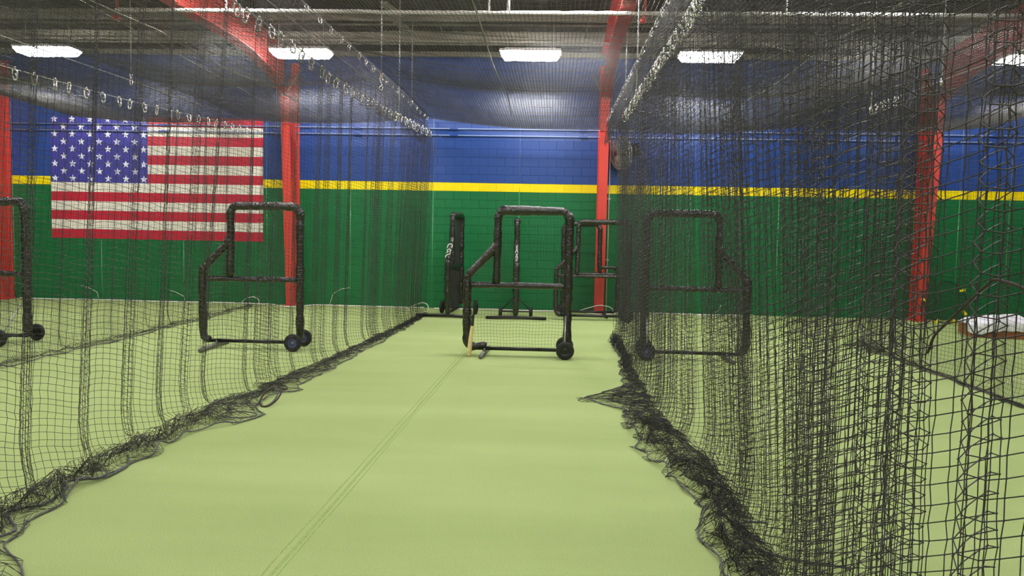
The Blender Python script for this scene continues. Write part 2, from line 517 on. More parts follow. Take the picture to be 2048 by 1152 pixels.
# ------------------------------------------------------------------ lamps
def lamp_proto():
    t = thing('high_bay_light', '', 'ceiling light')
    b = MB()
    # wrap diffuser: chamfered tray 1.17 x 0.46
    hx, hy = 0.58, 0.23
    top = [(-hx, -hy, 0.09), (hx, -hy, 0.09), (hx, hy, 0.09), (-hx, hy, 0.09)]
    mid = [(-hx, -hy, 0.06), (hx, -hy, 0.06), (hx, hy, 0.06), (-hx, hy, 0.06)]
    bot = [(-hx + .07, -hy + .04, -.03), (hx - .07, -hy + .04, -.03), (hx - .07, hy - .04, -.03), (-hx + .07, hy - .04, -.03)]
    f = []
    for a in (0, 4):
        for i in range(4):
            f.append((a + i, a + 4 + i, a + 4 + (i + 1) % 4, a + (i + 1) % 4))
    b.add(top + mid + bot, f + [(8, 11, 10, 9)])
    b.build('diffuser', 'lamp', t, False)
    MB().box(-0.6, 0.6, -0.25, 0.25, 0.092, 0.13).build('housing', 'lamp_body', t, False)
    MB().box(-0.5, 0.5, -0.08, 0.08, 0.131, 0.18).build('ballast_cover', 'lamp_body', t, False)
    for x in (-0.45, 0.45):
        MB().tube([(x, 0, 0.18), (x, 0, 0.83)], 0.006, 6).build('hanger', 'rod', t)
    return t
LL = ['lit ceiling light over the flag canton, past the end of the sprinkler pipe', 'lit ceiling light beside the red rafter by the flag stripes',
      'lit ceiling light over the middle batting lane', 'lit ceiling light over the lane behind the heavily gathered net',
      'lit ceiling light over the wooden platform with white cloth']
lp = lamp_proto()
for r, (ly, lz, lxs) in enumerate(LAMP_ROWS):
    for i, lx in enumerate(lxs):
        lab = LL[i] if r == 0 else 'lit ceiling light in the rows nearer the lane entrance'
        g = 'lit high bay lights' if r == 0 else 'lit high bay lights nearer the lane entrance'
        if r == 0 and i == 0:
            lp.location = (lx, ly, lz); lp['label'] = lab; lp['group'] = g
        else:
            dup(lp, (lx, ly, lz), None, lab, g)

# two unlit strip lights under the purlins
for (xa, ya, xb, yb, z, lab) in ((-3.2, 15.25, -3.08, 15.95, 5.93, 'unlit grey strip fixture nearer the sprinkler pipe'), (-3.15, 16.2, -3.0, 17.1, 5.83, 'unlit grey strip fixture nearer the back wall')):
    t = thing('strip_light', lab, 'strip light', ((xa + xb) / 2, (ya + yb) / 2, z), (0, 0, math.atan2(yb - ya, xb - xa)))
    l = math.hypot(xb - xa, yb - ya)
    MB().box(-l / 2, l / 2, -0.06, 0.06, 0.0, 0.05).build('channel', 'purlin', t, False)
    for y in (-0.035, 0.035):
        MB().tube([(-l / 2 + .02, y, -0.016), (l / 2 - .02, y, -0.016)], 0.016, 8).build('tube', 'purlin', t)

# ------------------------------------------------------------------ nets
def grid_tubes(mb, P, r, along):
    """three-sided strands through a grid of nodes P[i, j]; along=0 joins i, along=1 joins j"""
    if along == 1: P = P.transpose(1, 0, 2)
    n, m, _ = P.shape                                     # strands run along the first axis
    T = np.gradient(P, axis=0)
    T /= np.linalg.norm(T, axis=2, keepdims=True) + 1e-9
    ref = np.zeros_like(T); ref[..., 0] = 1.0
    flat = np.abs(T[..., 0]) > 0.85
    ref[flat] = (0, 0, 1.0)
    if along == 0:
        ref[:] = (0, 0, 1.0)
        flat = np.abs(T[..., 2]) > 0.9
        ref[flat] = (1.0, 0, 0)
    N = np.cross(T, ref); N /= np.linalg.norm(N, axis=2, keepdims=True) + 1e-9
    B = np.cross(T, N)
    a = np.arange(3) * 2 * math.pi / 3
    V = P[:, :, None, :] + r * (np.cos(a)[:, None] * N[:, :, None, :] + np.sin(a)[:, None] * B[:, :, None, :])
    i = np.arange(n - 1)[:, None, None]; j = np.arange(m)[None, :, None]; k = np.arange(3)[None, None, :]
    k2 = (k + 1) % 3
    id_ = lambda i, k: (i * m + j) * 3 + k
    Fq = np.stack([id_(i, k), id_(i, k2), id_(i + 1, k2), id_(i + 1, k)], -1).reshape(-1, 4)
    mb.add(V.reshape(-1, 3), Fq)

_A = np.linspace(0, 2.3, 200)
_W = {'wave': np.sin, 'pleat': lambda p: np.tanh(3.0 * np.sin(p)) / math.tanh(3.0)}
_J = {k: np.array([np.mean(np.cos(a * w(np.linspace(0, 2 * math.pi, 400, endpoint=False)))) for a in _A]) for k, w in _W.items()}
def amp_for(ratio, k): return float(np.interp(1 / ratio, _J[k][::-1], _A[::-1]))

def hanging_net(name, label, cat, ya, yb, xt, xb, zt, gather, cell, sgn, width, height, K, lam, seed, r=0.0016, clip=0.35, knots_to=None, cellz=None, group=None, folds=3.0, shear=0.02, form='wave', rise=0.0):
    g = np.random.default_rng(seed)
    tab = lambda t, y: float(np.interp(y, [p[0] for p in t], [p[1] for p in t]))
    wv = _W[form]
    # plan curves for the head and foot of the net
    y, psi, lamc, a_k = ya, 0.0, lam[0], 1.0
    ph_t = []; 
    while y < yb:
        A = min(2.0, amp_for(max(1.0001, tab(gather, y)), form) * a_k)
        ph = A * float(wv(psi))
        ph_t.append((ph, A, psi))
        y += math.cos(ph) * cell
        n0 = int(psi / math.pi)
        psi += 2 * math.pi * cell / lamc
        if int(psi / math.pi) != n0:
            lamc = g.uniform(*lam) * (0.75 if tab(gather, y) > 2 else 1)
            a_k = g.uniform(0.65, 1.25) if form == 'wave' else g.uniform(0.8, 1.15)
        if len(ph_t) > 900: break
    ph_t = np.array(ph_t)
    n = len(ph_t)
    def integrate(ph):
        Y = ya + np.concatenate([[0], np.cumsum(np.cos(ph))[:-1]]) * cell
        X = np.concatenate([[0], np.cumsum(np.sin(ph))[:-1]]) * cell
        return X - smooth1(X, 22), Y
    Xt, Yt = integrate(ph_t[:, 0])
    dphi = smooth1(g.normal(0, 1, n), 9) * 2.2
    damp = 1 + smooth1(g.normal(0, 1, n), 9) * 0.6
    Xb, Yb = integrate(np.clip(ph_t[:, 1] * damp, 0, 2.0) * wv(ph_t[:, 2] + dphi))
    Yb = Yb + smooth1(Yt - Yb, 8)
    Xt *= 0.75
    hang_top = np.array([tab(zt, v) for v in Yt])
    nv = int(round((np.mean(hang_top) - 0.06) / (cellz or cell)))
    cellv = cellz or cell
    P = np.zeros((n, nv + K, 3))
    xtv = np.array([tab(xt, v) for v in Yt]); xbv = np.array([tab(xb, v) for v in Yb])
    # scallops between the clips
    arc = np.arange(n) * cell
    sc = 0.045 * np.abs(np.sin(math.pi * arc / (clip * 1.25))) + 0.03
    hW = np.array([tab(width, v) for v in Yb]); hH = np.array([tab(height, v) for v in Yb])
    # threads droop between the folds, so rows zigzag and slant
    zs = shear * np.sin(ph_t[:, 2] * 1.0 + 0.6) * (0.6 + 0.4 * ph_t[:, 1]) + smooth1(g.normal(0, 1, n), 5) * shear * 1.6
    tri = np.cumsum(wv(ph_t[:, 2])) * cell
    zs = zs + rise * (tri - smooth1(tri, 24)) * np.clip(ph_t[:, 1], 0, 1)
    Yfl, Xfl = smooth1(Yb, 7), smooth1(Xb, 7)
    for j in range(nv):
        t = j / (nv - 1)
        tt = t * t * (3 - 2 * t)
        sway = smooth1(g.normal(0, 1, n), 14) * 0.02
        bl = tt
        X = xtv * (1 - t) + xbv * t + Xt * (1 - bl) + Xb * bl
        Yv = Yt * (1 - bl) + Yb * bl
        zb = 0.03 + hH * 0.7
        Z = hang_top - (hang_top - zb) * t - sc * max(0, 1 - t * 7)
        P[:, j, 0] = X + smooth1(g.normal(0, 1, n), 1.2) * 0.004 + sgn * 0.05 * max(0, (t - 0.93) / 0.07) ** 2
        P[:, j, 1] = Yv + smooth1(g.normal(0, 1, n), 1.2) * 0.004
        P[:, j, 2] = Z + smooth1(g.normal(0, 1, n), 2) * 0.009 + zs * min(1, t * 8) * min(1, max(0, (1 - t) * 9))
    base = P[:, nv - 1].copy()
    for k in range(K):
        f = (k + 1) / K
        lat = 0.5 - 0.5 * math.cos(math.pi * f * folds)
        lat = lat * (0.55 + 0.45 * f) + smooth1(g.normal(0, 1, n), 2.2) * 0.22 + smooth1(g.normal(0, 1, n), 8) * 0.25
        lat = np.clip(lat, -0.12, 1.12)
        flatten = min(1, (k + 1) / 5)
        X = base[:, 0] * (1 - flatten * 0.7) + xbv * flatten * 0.7 + sgn * hW * lat
        env = np.clip(np.sin(math.pi * np.clip(lat * 0.85 + 0.08, 0, 1)), 0, 1)
        Z = 0.006 + hH * env * np.clip(0.5 + 1.3 * smooth1(g.normal(0, 1, n), 1.5), 0.02, 1.15)
        P[:, nv + k, 0] = X + smooth1(g.normal(0, 1, n), 1.0) * 0.02
        P[:, nv + k, 1] = Yb * (1 - 0.85 * f) + Yfl * 0.85 * f + smooth1(g.normal(0, 1, n), 1.5) * 0.09 + (g.normal(0, 0.012, n))
        P[:, nv + k, 2] = Z * min(1, flatten + .2) + (1 - min(1, flatten + .2)) * base[:, 2] * 0.5
    P[..., 2] = np.maximum(P[..., 2], 0.004)
    org = np.array([tab(xb, (ya + yb) / 2), (ya + yb) / 2, 0])
    t = thing(name, label, cat, tuple(org), group=group)
    Q = P - org
    mb = MB()
    grid_tubes(mb, Q, r, 0)
    grid_tubes(mb, Q, r, 1)
    if knots_to is not None:
        sel = Q[:, :nv][(P[:, :nv, 1] < knots_to)]
        d = np.array([(1, 0, 0), (-1, 0, 0), (0, 1, 0), (0, -1, 0), (0, 0, 1), (0, 0, -1)]) * (r * 2.3)
        V = (sel[:, None, :] + d[None]).reshape(-1, 3)
        fo = np.array([(0, 2, 4), (2, 1, 4), (1, 3, 4), (3, 0, 4), (2, 0, 5), (1, 2, 5), (3, 1, 5), (0, 3, 5)])
        mb.add(V, (np.arange(len(sel))[:, None, None] * 6 + fo[None]).reshape(-1, 3))
    o = mb.build('netting', 'twine', t)
    hemp = np.stack([smooth1(Q[:, -1, 0], 2.5), smooth1(Q[:, -1, 1], 2.5), smooth1(Q[:, -1, 2], 1)], 1)
    MB().tube(hemp[::2] + np.array([0, 0, 0.004]), 0.0065, 6).build('hem_rope', 'rope', t)
    MB().tube(Q[:, 0], 0.004, 5).build('head_rope', 'twine', t)
    for e, lim in ((0, nv), (-1, nv)):
        MB().tube(Q[e, :lim][::2], 0.005, 5).build('side_rope', 'twine', t)
    return t, P, org

CELL = 0.048
net_l, PL, org_l = hanging_net('batting_cage_net', 'black side net left of the open lane, hung with bright snap hooks', 'net',
    3.0, 17.5, [(3, -3.35), (6, -3.32), (9.75, -3.2), (12, -3.05), (15, -2.8), (17.5, -2.6)], [(3, -3.4), (5.5, -3.55), (8, -3.5), (10, -3.3), (13, -3.05), (17.5, -2.8)],
    [(3, 4.1), (9.75, 4.05), (11.3, 3.9), (14, 3.84), (17.5, 3.84)],
    [(3, 1.35), (9, 1.35), (12, 1.3), (15.5, 1.4), (16.8, 2.4), (17.6, 2.8)], CELL, 1,
    [(3, 0.5), (4.15, 0.66), (4.45, 0.3), (4.9, 0.25), (5.3, 0.3), (5.7, 0.22), (6.4, 0.3), (7, 0.25), (7.8, 0.62), (8.2, 0.5), (8.6, 0.3), (9.2, 0.42), (11.5, 0.3), (14, 0.24), (17.5, 0.08)],
    [(3, 0.1), (5, 0.14), (6, 0.14), (7.8, 0.14), (9, 0.05), (11, 0.06), (17.5, 0.06)], 17, (0.45, 0.95), 11, r=0.0019, shear=0.034, clip=0.36)

net_r, PR, org_r = hanging_net('batting_cage_net', 'heavily gathered black net right of the open lane, big mesh close up', 'net',
    1.45, 14.1, [(1, 1.1), (15, 1.1)], [(1.4, 1.1), (3, 1.12), (4.3, 1.28), (5.5, 1.34), (7, 1.3), (8, 1.15), (9.5, 1.15), (11, 1.12), (14.2, 1.2)],
    [(1, 3.7), (8, 3.7), (14.2, 3.75)],
    [(1.4, 1.8), (2.3, 1.8), (2.6, 2.2), (4.2, 2.3), (5.6, 2.0), (7, 1.5), (9, 1.6), (13.3, 1.5), (13.5, 2.3), (14.2, 2.6)], CELL, -1,
    [(1.4, 0.1), (3.5, 0.15), (4.4, 0.3), (5.1, 0.35), (5.7, 0.25), (6.3, 0.4), (7.1, 0.5), (8, 0.4), (8.8, 0.45), (9.2, 0.8), (9.5, 0.5), (10, 0.22), (12, 0.12), (13.7, 0.16), (14.2, 0.2)],
    [(1.4, 0.05), (3.5, 0.08), (4.6, 0.12), (6, 0.12), (7, 0.13), (7.8, 0.16), (8.4, 0.06), (9.5, 0.03), (11, 0.08), (14.2, 0.16)], 20, (0.36, 0.72), 23, r=0.0019, shear=0.012, form='pleat', rise=0.42, clip=0.22, knots_to=3.6)

net_ll, PLL, org_ll = hanging_net('batting_cage_net', 'black side net between the flag wall lane and the next lane', 'net',
    8.3, 18.7, [(8, -6.85), (19, -6.85)], [(8, -7.3), (12, -7.05), (19, -6.95)],
    [(8, 3.72), (13, 3.78), (18.7, 3.98)],
    [(8, 1.08), (18.2, 1.1), (18.7, 1.3)], 0.06, 1,
    [(8, 0.2), (12, 0.18), (18.7, 0.15)], [(8, 0.09), (18.7, 0.07)], 8, (0.8, 1.6), 31, r=0.0018, clip=0.36)
net_rr, PRR, org_rr = hanging_net('batting_cage_net', 'black side net bunched beyond the gathered net, near the platform', 'net',
    7.6, 14.5, [(7, 5.3), (19, 5.3)], [(7, 5.42), (14.5, 5.35)],
    [(7, 4.0), (14.5, 3.95)],
    [(7, 1.06), (13.0, 1.12), (13.6, 3.0), (14.5, 3.0)], 0.055, -1,
    [(7, 0.08), (13, 0.1), (13.8, 0.28), (14.5, 0.3)], [(7, 0.02), (13, 0.04), (13.8, 0.2), (14.5, 0.16)], 9, (0.8, 1.6), 37, r=0.0018, clip=0.5)

# hem rope loops lying in front of the left net
def rope_path(pts, n=90):
    P = np.array(pts, float)
    t = np.concatenate([[0], np.cumsum(np.linalg.norm(np.diff(P, axis=0), axis=1))])
    u = np.linspace(0, t[-1], n)
    return np.stack([smooth1(np.interp(u, t, P[:, i]), 1.5) for i in range(P.shape[1])], 1)
def rope(name, pts, r, m, parent, org, n=90):
    MB().tube(rope_path(pts, n) - np.array(org), r, 7).build(name, m, parent)
rope('hem_rope', [(-3.55, 4.35, .02), (-3.24, 4.6, .02), (-3.2, 4.72, .02), (-3.42, 4.95, .015), (-3.5, 5.02, .015), (-3.42, 5.12, .015), (-3.33, 5.18, .015), (-3.35, 5.35, .015), (-3.36, 5.5, .03), (-3.45, 5.62, .04), (-3.25, 5.78, .015), (-3.24, 6.1, .015), (-3.38, 6.35, .03)], 0.009, 'rope', net_l, org_l)
def loop(c, rx, ry, tilt, r, m, parent, org, az=0.0):
    p = []
    for i in range(28):
        a = 2 * math.pi * i / 28
        x, y = rx * math.cos(a), ry * math.sin(a)
        p.append((c[0] + x * math.cos(az) - y * math.cos(tilt) * math.sin(az), c[1] + x * math.sin(az) + y * math.cos(tilt) * math.cos(az), c[2] + y * math.sin(tilt)))
    MB().tube(np.array(p) - np.array(org), r, 7, closed=True).build('rope_loop', m, parent)
loop((-2.93, 8.42, 0.09), 0.1, 0.15, 0.6, 0.009, 'dark_rope', net_l, org_l, -0.3)
loop((-2.95, 8.44, 0.085), 0.085, 0.13, 0.7, 0.008, 'rope', net_l, org_l, -0.3)
loop((-3.05, 7.86, 0.02), 0.17, 0.09, 0.1, 0.006, 'rope', net_l, org_l, 0.1)
# loop of pale cord pulled out of the right heap, and the rope seam across the near mesh
rope('hem_rope', [(1.42, 5.3, .03), (1.28, 5.33, .02), (1.2, 5.2, .012), (1.2, 5.03, .012), (1.27, 4.86, .012), (1.38, 4.74, .02), (1.55, 4.65, .03), (1.72, 4.6, .03)], 0.008, 'rope', net_r, org_r)
rope('seam_rope', [(1.12, 2.5, 1.55), (1.1, 2.42, 1.615), (1.08, 2.08, 1.8), (1.09, 2.0, 1.79), (1.1, 1.85, 1.76), (1.1, 1.6, 1.7)], 0.004, 'dark_rope', net_r, org_r)
rope('seam_rope', [(5.3, 13.9, .18), (5.35, 13.5, .1), (5.33, 12.5, .03), (5.3, 11, .02), (5.33, 9.4, .015), (5.35, 8, .015)], 0.012, 'dark_rope', net_rr, org_rr)
for p in ([(5.2, 14.0, .25), (5.35, 13.8, .3), (5.5, 13.4, .12), (5.6, 13.0, .02), (5.75, 12.4, .01)], [(5.22, 13.9, .12), (5.35, 13.7, .08), (5.5, 13.7, .14)], [(6.2, 12.1, .01), (6.35, 12.3, .06), (6.5, 12.0, .01)], [(5.9, 10.9, .01), (6.05, 11.0, .06), (6.2, 10.8, .01)], [(6.3, 10.5, .01), (6.4, 10.75, .03), (6.5, 10.9, .01)]):
    rope('white_tie_cord', p, 0.006, 'cord', net_rr, org_rr, 30)

# roof nets over the three lanes, with a drop strip along one edge
def roof_net(label, x0, x1, z0, z1, ya=2.0, yb=18.3):
    nx, ny = int((x1 - x0) / CELL), int((yb - ya) / CELL)
    def surf(x, y):
        s = (x - x0) / (x1 - x0); t = (y - ya) / (yb - ya)
        z = z0 * (1 - s) + z1 * s
        lobes = np.abs(np.sin(math.pi * t * 4))
        return z - 0.16 * np.sin(math.pi * s) * (0.6 + 0.4 * lobes) - 0.10 * np.clip((t - 0.8) / 0.2, 0, 1) ** 2
    org = np.array([(x0 + x1) / 2, (ya + yb) / 2, z0])
    t = thing('roof_net', label, 'net', tuple(org))
    mb = MB()
    X = np.linspace(x0, x1, nx); Yc = np.linspace(ya, yb, 48)
    P = np.stack(np.broadcast_arrays(X[None, :], Yc[:, None], surf(X[None, :], Yc[:, None])), -1).copy()
    P[..., 0] += smooth1(rng.normal(0, .01, P.shape[1]), 1)[None]
    grid_tubes(mb, P - org, 0.0031, 0)
    Xc = np.linspace(x0, x1, 14); Yv = np.linspace(ya, yb, ny)
    P = np.stack(np.broadcast_arrays(Xc[None, :], Yv[:, None], surf(Xc[None, :], Yv[:, None])), -1).copy()
    P[..., 1] += smooth1(rng.normal(0, .02, ny), 1)[:, None]
    grid_tubes(mb, P - org, 0.0031, 1)
    mb.build('netting', 'twine', t)
    # edge strips hanging to the side cables
    for xe, ze, lo in ((x0, z0, 3.66), (x1, z1, 3.72)):
        mb = MB()
        Yv2 = np.linspace(ya, yb, ny)
        Zs = np.linspace(0, 1, 8)
        lean = 0.04 if xe == x0 else -0.04
        low = lo + 0.03 * np.sin(Yv2 * 5)
        P = np.stack(np.broadcast_arrays((xe + lean * Zs)[None, :] + 0.03 * np.sin(Yv2 * 9)[:, None] * Zs[None, :], Yv2[:, None], ze + (low[:, None] - ze) * Zs[None, :]), -1).copy()
        grid_tubes(mb, P - org, 0.0018, 1)
        Zs = np.linspace(0, 1, 14)
        Yc2 = np.linspace(ya, yb, 200)
        low = lo + 0.03 * np.sin(Yc2 * 5)
        P = np.stack(np.broadcast_arrays((xe + lean * Zs)[None, :] + 0.03 * np.sin(Yc2 * 9)[:, None] * Zs[None, :], Yc2[:, None], ze + (low[:, None] - ze) * Zs[None, :]), -1).copy()
        grid_tubes(mb, P - org, 0.0018, 0)
        mb.build('edge_strip', 'twine', t)
    yl = np.linspace(max(ya, 3), 16.4, 60)
    xl = x0 + (x1 - x0) * 0.5
    MB().tube(np.stack([np.full(60, xl) + 0.02 * np.sin(yl), yl, surf(xl, yl) + 0.0], 1) - org, 0.008, 6).build('lacing_rope', 'cable', t)
    xe = np.linspace(x0, x1, 30)
    MB().tube(np.stack([xe, np.full(30, yb), surf(xe, np.full(30, yb))], 1) - org, 0.010, 6).build('back_rope', 'rope', t)
    return t
roof_net('black roof net stretched over the open middle lane', -2.85, 1.1, 4.40, 4.2)
roof_net('black roof net over the lane in front of the flag stripes', -6.95, -2.87, 4.30, 4.40)
roof_net('black roof net over the lane behind the gathered net', 1.12, 5.3, 4.2, 4.3)

roof_net('black roof net over the lane in front of the flag canton', -11.0, -6.97, 4.35, 4.30)
roof_net('black roof net over the lane with the wooden platform', 5.32, 9.35, 4.30, 4.35)

# ------------------------------------------------------------------ cables, hooks, rods
def cable(label, pts, r=0.006, m='cable', sag=0.0):
    a, b = np.array(pts[0]), np.array(pts[-1])
    if len(pts) == 2:
        u = np.linspace(0, 1, 30)[:, None]
        P = a + (b - a) * u
        P[:, 2] -= sag * np.sin(math.pi * u[:, 0])
    else:
        P = rope_path(pts, 50)
    o = MB().tube(P - a, r, 6).build('net_cable', m, None, loc=tuple(a))
    return tag(o, label, 'cable')
cable('steel cable with bright snap hooks along the net left of the open lane', [(-3.35, 2.0, 4.14), (-3.32, 6, 4.14), (-3.2, 9.75, 4.09), (-3.1, 11.3, 3.94), (-2.87, 14, 3.88), (-2.6, 17.5, 3.88), (-2.5, 19.1, 3.9)])
cable('plain steel cable above the snap hooks, left of the open lane', [(-2.9, 2.0, 4.12), (-2.85, 19.1, 4.12)], sag=0.02)
cable('roof net edge cable with small hooks, left of the open lane', [(-2.88, 2.0, 4.42), (-2.85, 19.1, 4.34)], sag=0.0)
cable('steel cable with bright snap hooks along the heavily gathered net', [(1.1, 1.0, 3.74), (1.1, 13.6, 3.78), (1.1, 18.35, 4.0)])
cable('roof net edge cable with small hooks above the gathered net', [(1.1, 2.0, 4.23), (1.1, 18.33, 4.28)])
cable('steel cable with snap hooks along the net before the flag', [(-6.85, 7.0, 3.74), (-6.85, 13, 3.82), (-6.85, 19.1, 4.04)])
cable('plain steel cable above the net before the flag', [(-6.95, 7.0, 4.17), (-6.95, 19.1, 4.2)])
cable('plain steel cable from the rafter over the flag to the red column', [(-6.6, 9.0, 5.02), (-6.15, 18.2, 4.42)])
cable('steel cable with snap hooks along the bunched net by the platform', [(5.3, 7.0, 4.02), (5.3, 18.9, 4.08)])
cable('roof net edge cable above the bunched net by the platform', [(5.3, 7.0, 4.32), (5.3, 18.9, 4.3)])
cable('cross cable slanting over the lane behind the gathered net', [(1.15, 9.0, 4.15), (5.3, 13.4, 4.33)])
cable('short cross cable near the wall over the lane behind the gathered net', [(1.15, 13.6, 3.86), (3.9, 18.6, 4.2)])
cable('diagonal stay cable from the roof over the lane behind the gathered net', [(4.4, 10.2, 4.75), (2.6, 11.6, 4.17)])

def hook_mesh(w, h, r):
    pts = []
    for i in range(7):
        a = math.pi * i / 6
        pts.append((w / 2 * math.cos(a), 0, -w / 2 + w / 2 * math.sin(a)))
    for i in range(7):
        a = math.pi + math.pi * i / 6
        pts.append((w * 0.42 * math.cos(a), 0, -h + w / 2 + w / 2 * math.sin(a)))
    b = MB().tube(pts, r, 5, closed=True)
    b.tube([(w * 0.42, 0, -h * 0.72), (w * 0.1, 0, -h * 0.35)], r * 0.8, 5)          # gate
    ring = [(0, w * 0.3 * math.cos(a), r * 1.2 + w * 0.3 * math.sin(a)) for a in np.linspace(0, 2 * math.pi, 10, endpoint=False)]
    b.tube(ring, r * 0.8, 5, closed=True)
    return b.mesh('snap_hook', 'chrome')
big_hook, small_hook = hook_mesh(0.06, 0.13, 0.0105), hook_mesh(0.035, 0.075, 0.008)
def hooks(me, ys, xf, zf, label, group, rz=0.0):
    for y in ys:
        o = bpy.data.objects.new('snap_hook', me)
        COL.objects.link(o)
        o.location = (xf(y), y, zf(y))
        o.rotation_euler = (random.uniform(-.15, .15), random.uniform(-.2, .2), rz + random.uniform(-.5, .5))
        tag(o, label, 'snap hook', group)
jit = lambda a: [v + random.uniform(-.05, .05) for v in a]
hooks(big_hook, jit(np.arange(8.3, 17.5, 0.33)), lambda y: np.interp(y, [6, 9.75, 11.3, 14, 17.5], [-3.32, -3.2, -3.1, -2.87, -2.6]), lambda y: np.interp(y, [6, 9.75, 11.3, 14, 17.5], [4.14, 4.09, 3.94, 3.88, 3.88]), 'bright snap hook on the cable of the net left of the open lane', 'hooks left of the open lane')
hooks(small_hook, jit(np.arange(9.5, 18.8, 0.5)), lambda y: -2.87, lambda y: 4.42 - 0.08 * (y - 2) / 17, 'small snap hook on the roof net cable left of the open lane', 'roof net hooks left of the open lane')
hooks(big_hook, jit(np.arange(5.8, 13.7, 0.25)), lambda y: 1.1, lambda y: 3.74 + 0.04 * (y - 1) / 12.6, 'bright snap hook on the cable of the heavily gathered net', 'hooks on the gathered net')
hooks(small_hook, jit(np.arange(7.5, 18.3, 0.5)), lambda y: 1.1, lambda y: 4.23 + 0.05 * (y - 2) / 16.6, 'small snap hook on the roof net cable above the gathered net', 'roof net hooks above the gathered net')
hooks(big_hook, jit(np.arange(9.8, 18.4, 0.42)), lambda y: -6.85, lambda y: np.interp(y, [7, 13, 19.1], [3.74, 3.82, 4.04]), 'bright snap hook on the cable of the net before the flag', 'hooks before the flag')
hooks(big_hook, [13.2, 13.45, 13.7, 13.85, 14.0, 14.2, 14.35], lambda y: 5.3, lambda y: 4.05, 'bright snap hook where the net by the platform is bunched', 'hooks on the bunched net')

def hang_rod(x, y, zlo, label, chain=True, zt=None):
    zt = zt or roof_z(y) - 0.03
    t = thing('hanger_rod', label, 'hanger rod', (x, y, zlo))
    MB().tube([(0, 0, 0.30 if chain else 0), (0, 0, zt - zlo)], 0.010, 6).build('rod', 'rod', t)
    if chain:
        MB().lathe([(0, 0.32), (0.02, 0.31), (0.024, 0.27), (0.018, 0.22), (0, 0.21)], 'z', 8).build('turnbuckle', 'chrome', t)
        for i, z in enumerate((0.18, 0.115, 0.05)):
            b = MB(); a = np.linspace(0, 2 * math.pi, 12, endpoint=False)
            p = [(0.022 * math.cos(q), 0, z + 0.038 * math.sin(q)) if i % 2 == 0 else (0, 0.022 * math.cos(q), z + 0.038 * math.sin(q)) for q in a]
            b.tube(p, 0.008, 5, closed=True); b.build('chain_link', 'chrome', t)
    else:
        MB().lathe([(0, 0.06), (0.02, 0.05), (0.024, 0.0), (0.018, -0.05), (0, -0.06)], 'z', 8).build('turnbuckle', 'chrome', t)
hang_rod(-2.88, 13.6, 4.10, 'hanger rod with chain above the open lane cable, midway')
hang_rod(-2.88, 16.5, 4.36, 'plain hanger rod near the wall end of the open lane cable', False)
hang_rod(-2.83, 14.9, 3.88, 'short hanger rod dropping to the snap hook cable of the open lane', False)
hang_rod(-6.95, 13.35, 4.10, 'hanger rod with chain in front of the flag')
hang_rod(1.12, 11.9, 3.82, 'hanger rod above the gathered net', False, 5.33)
hang_rod(1.24, 15.3, 4.25, 'hanger rod near the wall end above the gathered net', False)
hang_rod(5.3, 11.85, 4.02, 'hanger rod above the net by the platform', False)
hang_rod(5.3, 14.4, 4.02, 'hanger rod above the bunch of the net by the platform', False)

# ------------------------------------------------------------------ protective L screens
def arc_pts(c, r, a0, a1, n=5):
    return [(c[0] + r * math.cos(a), c[1] + r * math.sin(a)) for a in np.linspace(a0, a1, n)]
def pad_tube(poly, r, wr=0.10, seed=0):
    """padded tube with wrinkles along a polyline in the x-z plane"""
    g = np.random.default_rng(seed)
    P = np.array([(p[0], 0.0, p[1]) for p in poly])
    t = np.concatenate([[0], np.cumsum(np.linalg.norm(np.diff(P, axis=0), axis=1))])
    n = max(6, int(t[-1] / 0.035))
    u = np.linspace(0, t[-1], n)
    Q = np.stack([np.interp(u, t, P[:, i]) for i in range(3)], 1)
    Q[:, 1] += smooth1(g.normal(0, 0.006, n), 1.5)
    rad = r * (1 + np.clip(smooth1(g.normal(0, wr * 1.6, n), 0.9), -wr, wr))
    rad[0] *= 0.82; rad[-1] *= 0.82
    return MB().tube(Q, rad, 12)

def wheel(parent, x, y, r, hub, side=-1, z=None):
    w = 0.035
    z = z or r
    tyre = MB().lathe([(r * 0.55, -w), (r * 0.82, -w * 1.05), (r * 0.95, -w * 0.8), (r, 0), (r * 0.95, w * 0.8), (r * 0.82, w * 1.05), (r * 0.55, w)], 'y', 28).build('wheel', 'tyre', parent, loc=(x, y, z))
    MB().lathe([(0, -w * 0.5), (r * 0.2, -w * 0.6), (r * 0.3, -w * 0.3), (r * 0.5, -w * 0.35), (r * 0.58, -w * 0.9), (r * 0.6, -w * 0.6), (r * 0.6, w * 0.6), (r * 0.5, w * 0.4), (0, w * 0.5)], 'y', 24).build('hub', hub, tyre)
    MB().lathe([(0, -w * 0.95), (r * 0.13, -w * 0.9), (r * 0.15, -w * 0.4)], 'y', 12).build('hub_cap', 'hub_cap' if hub != 'hub_black' else 'tyre', tyre)
    return tyre

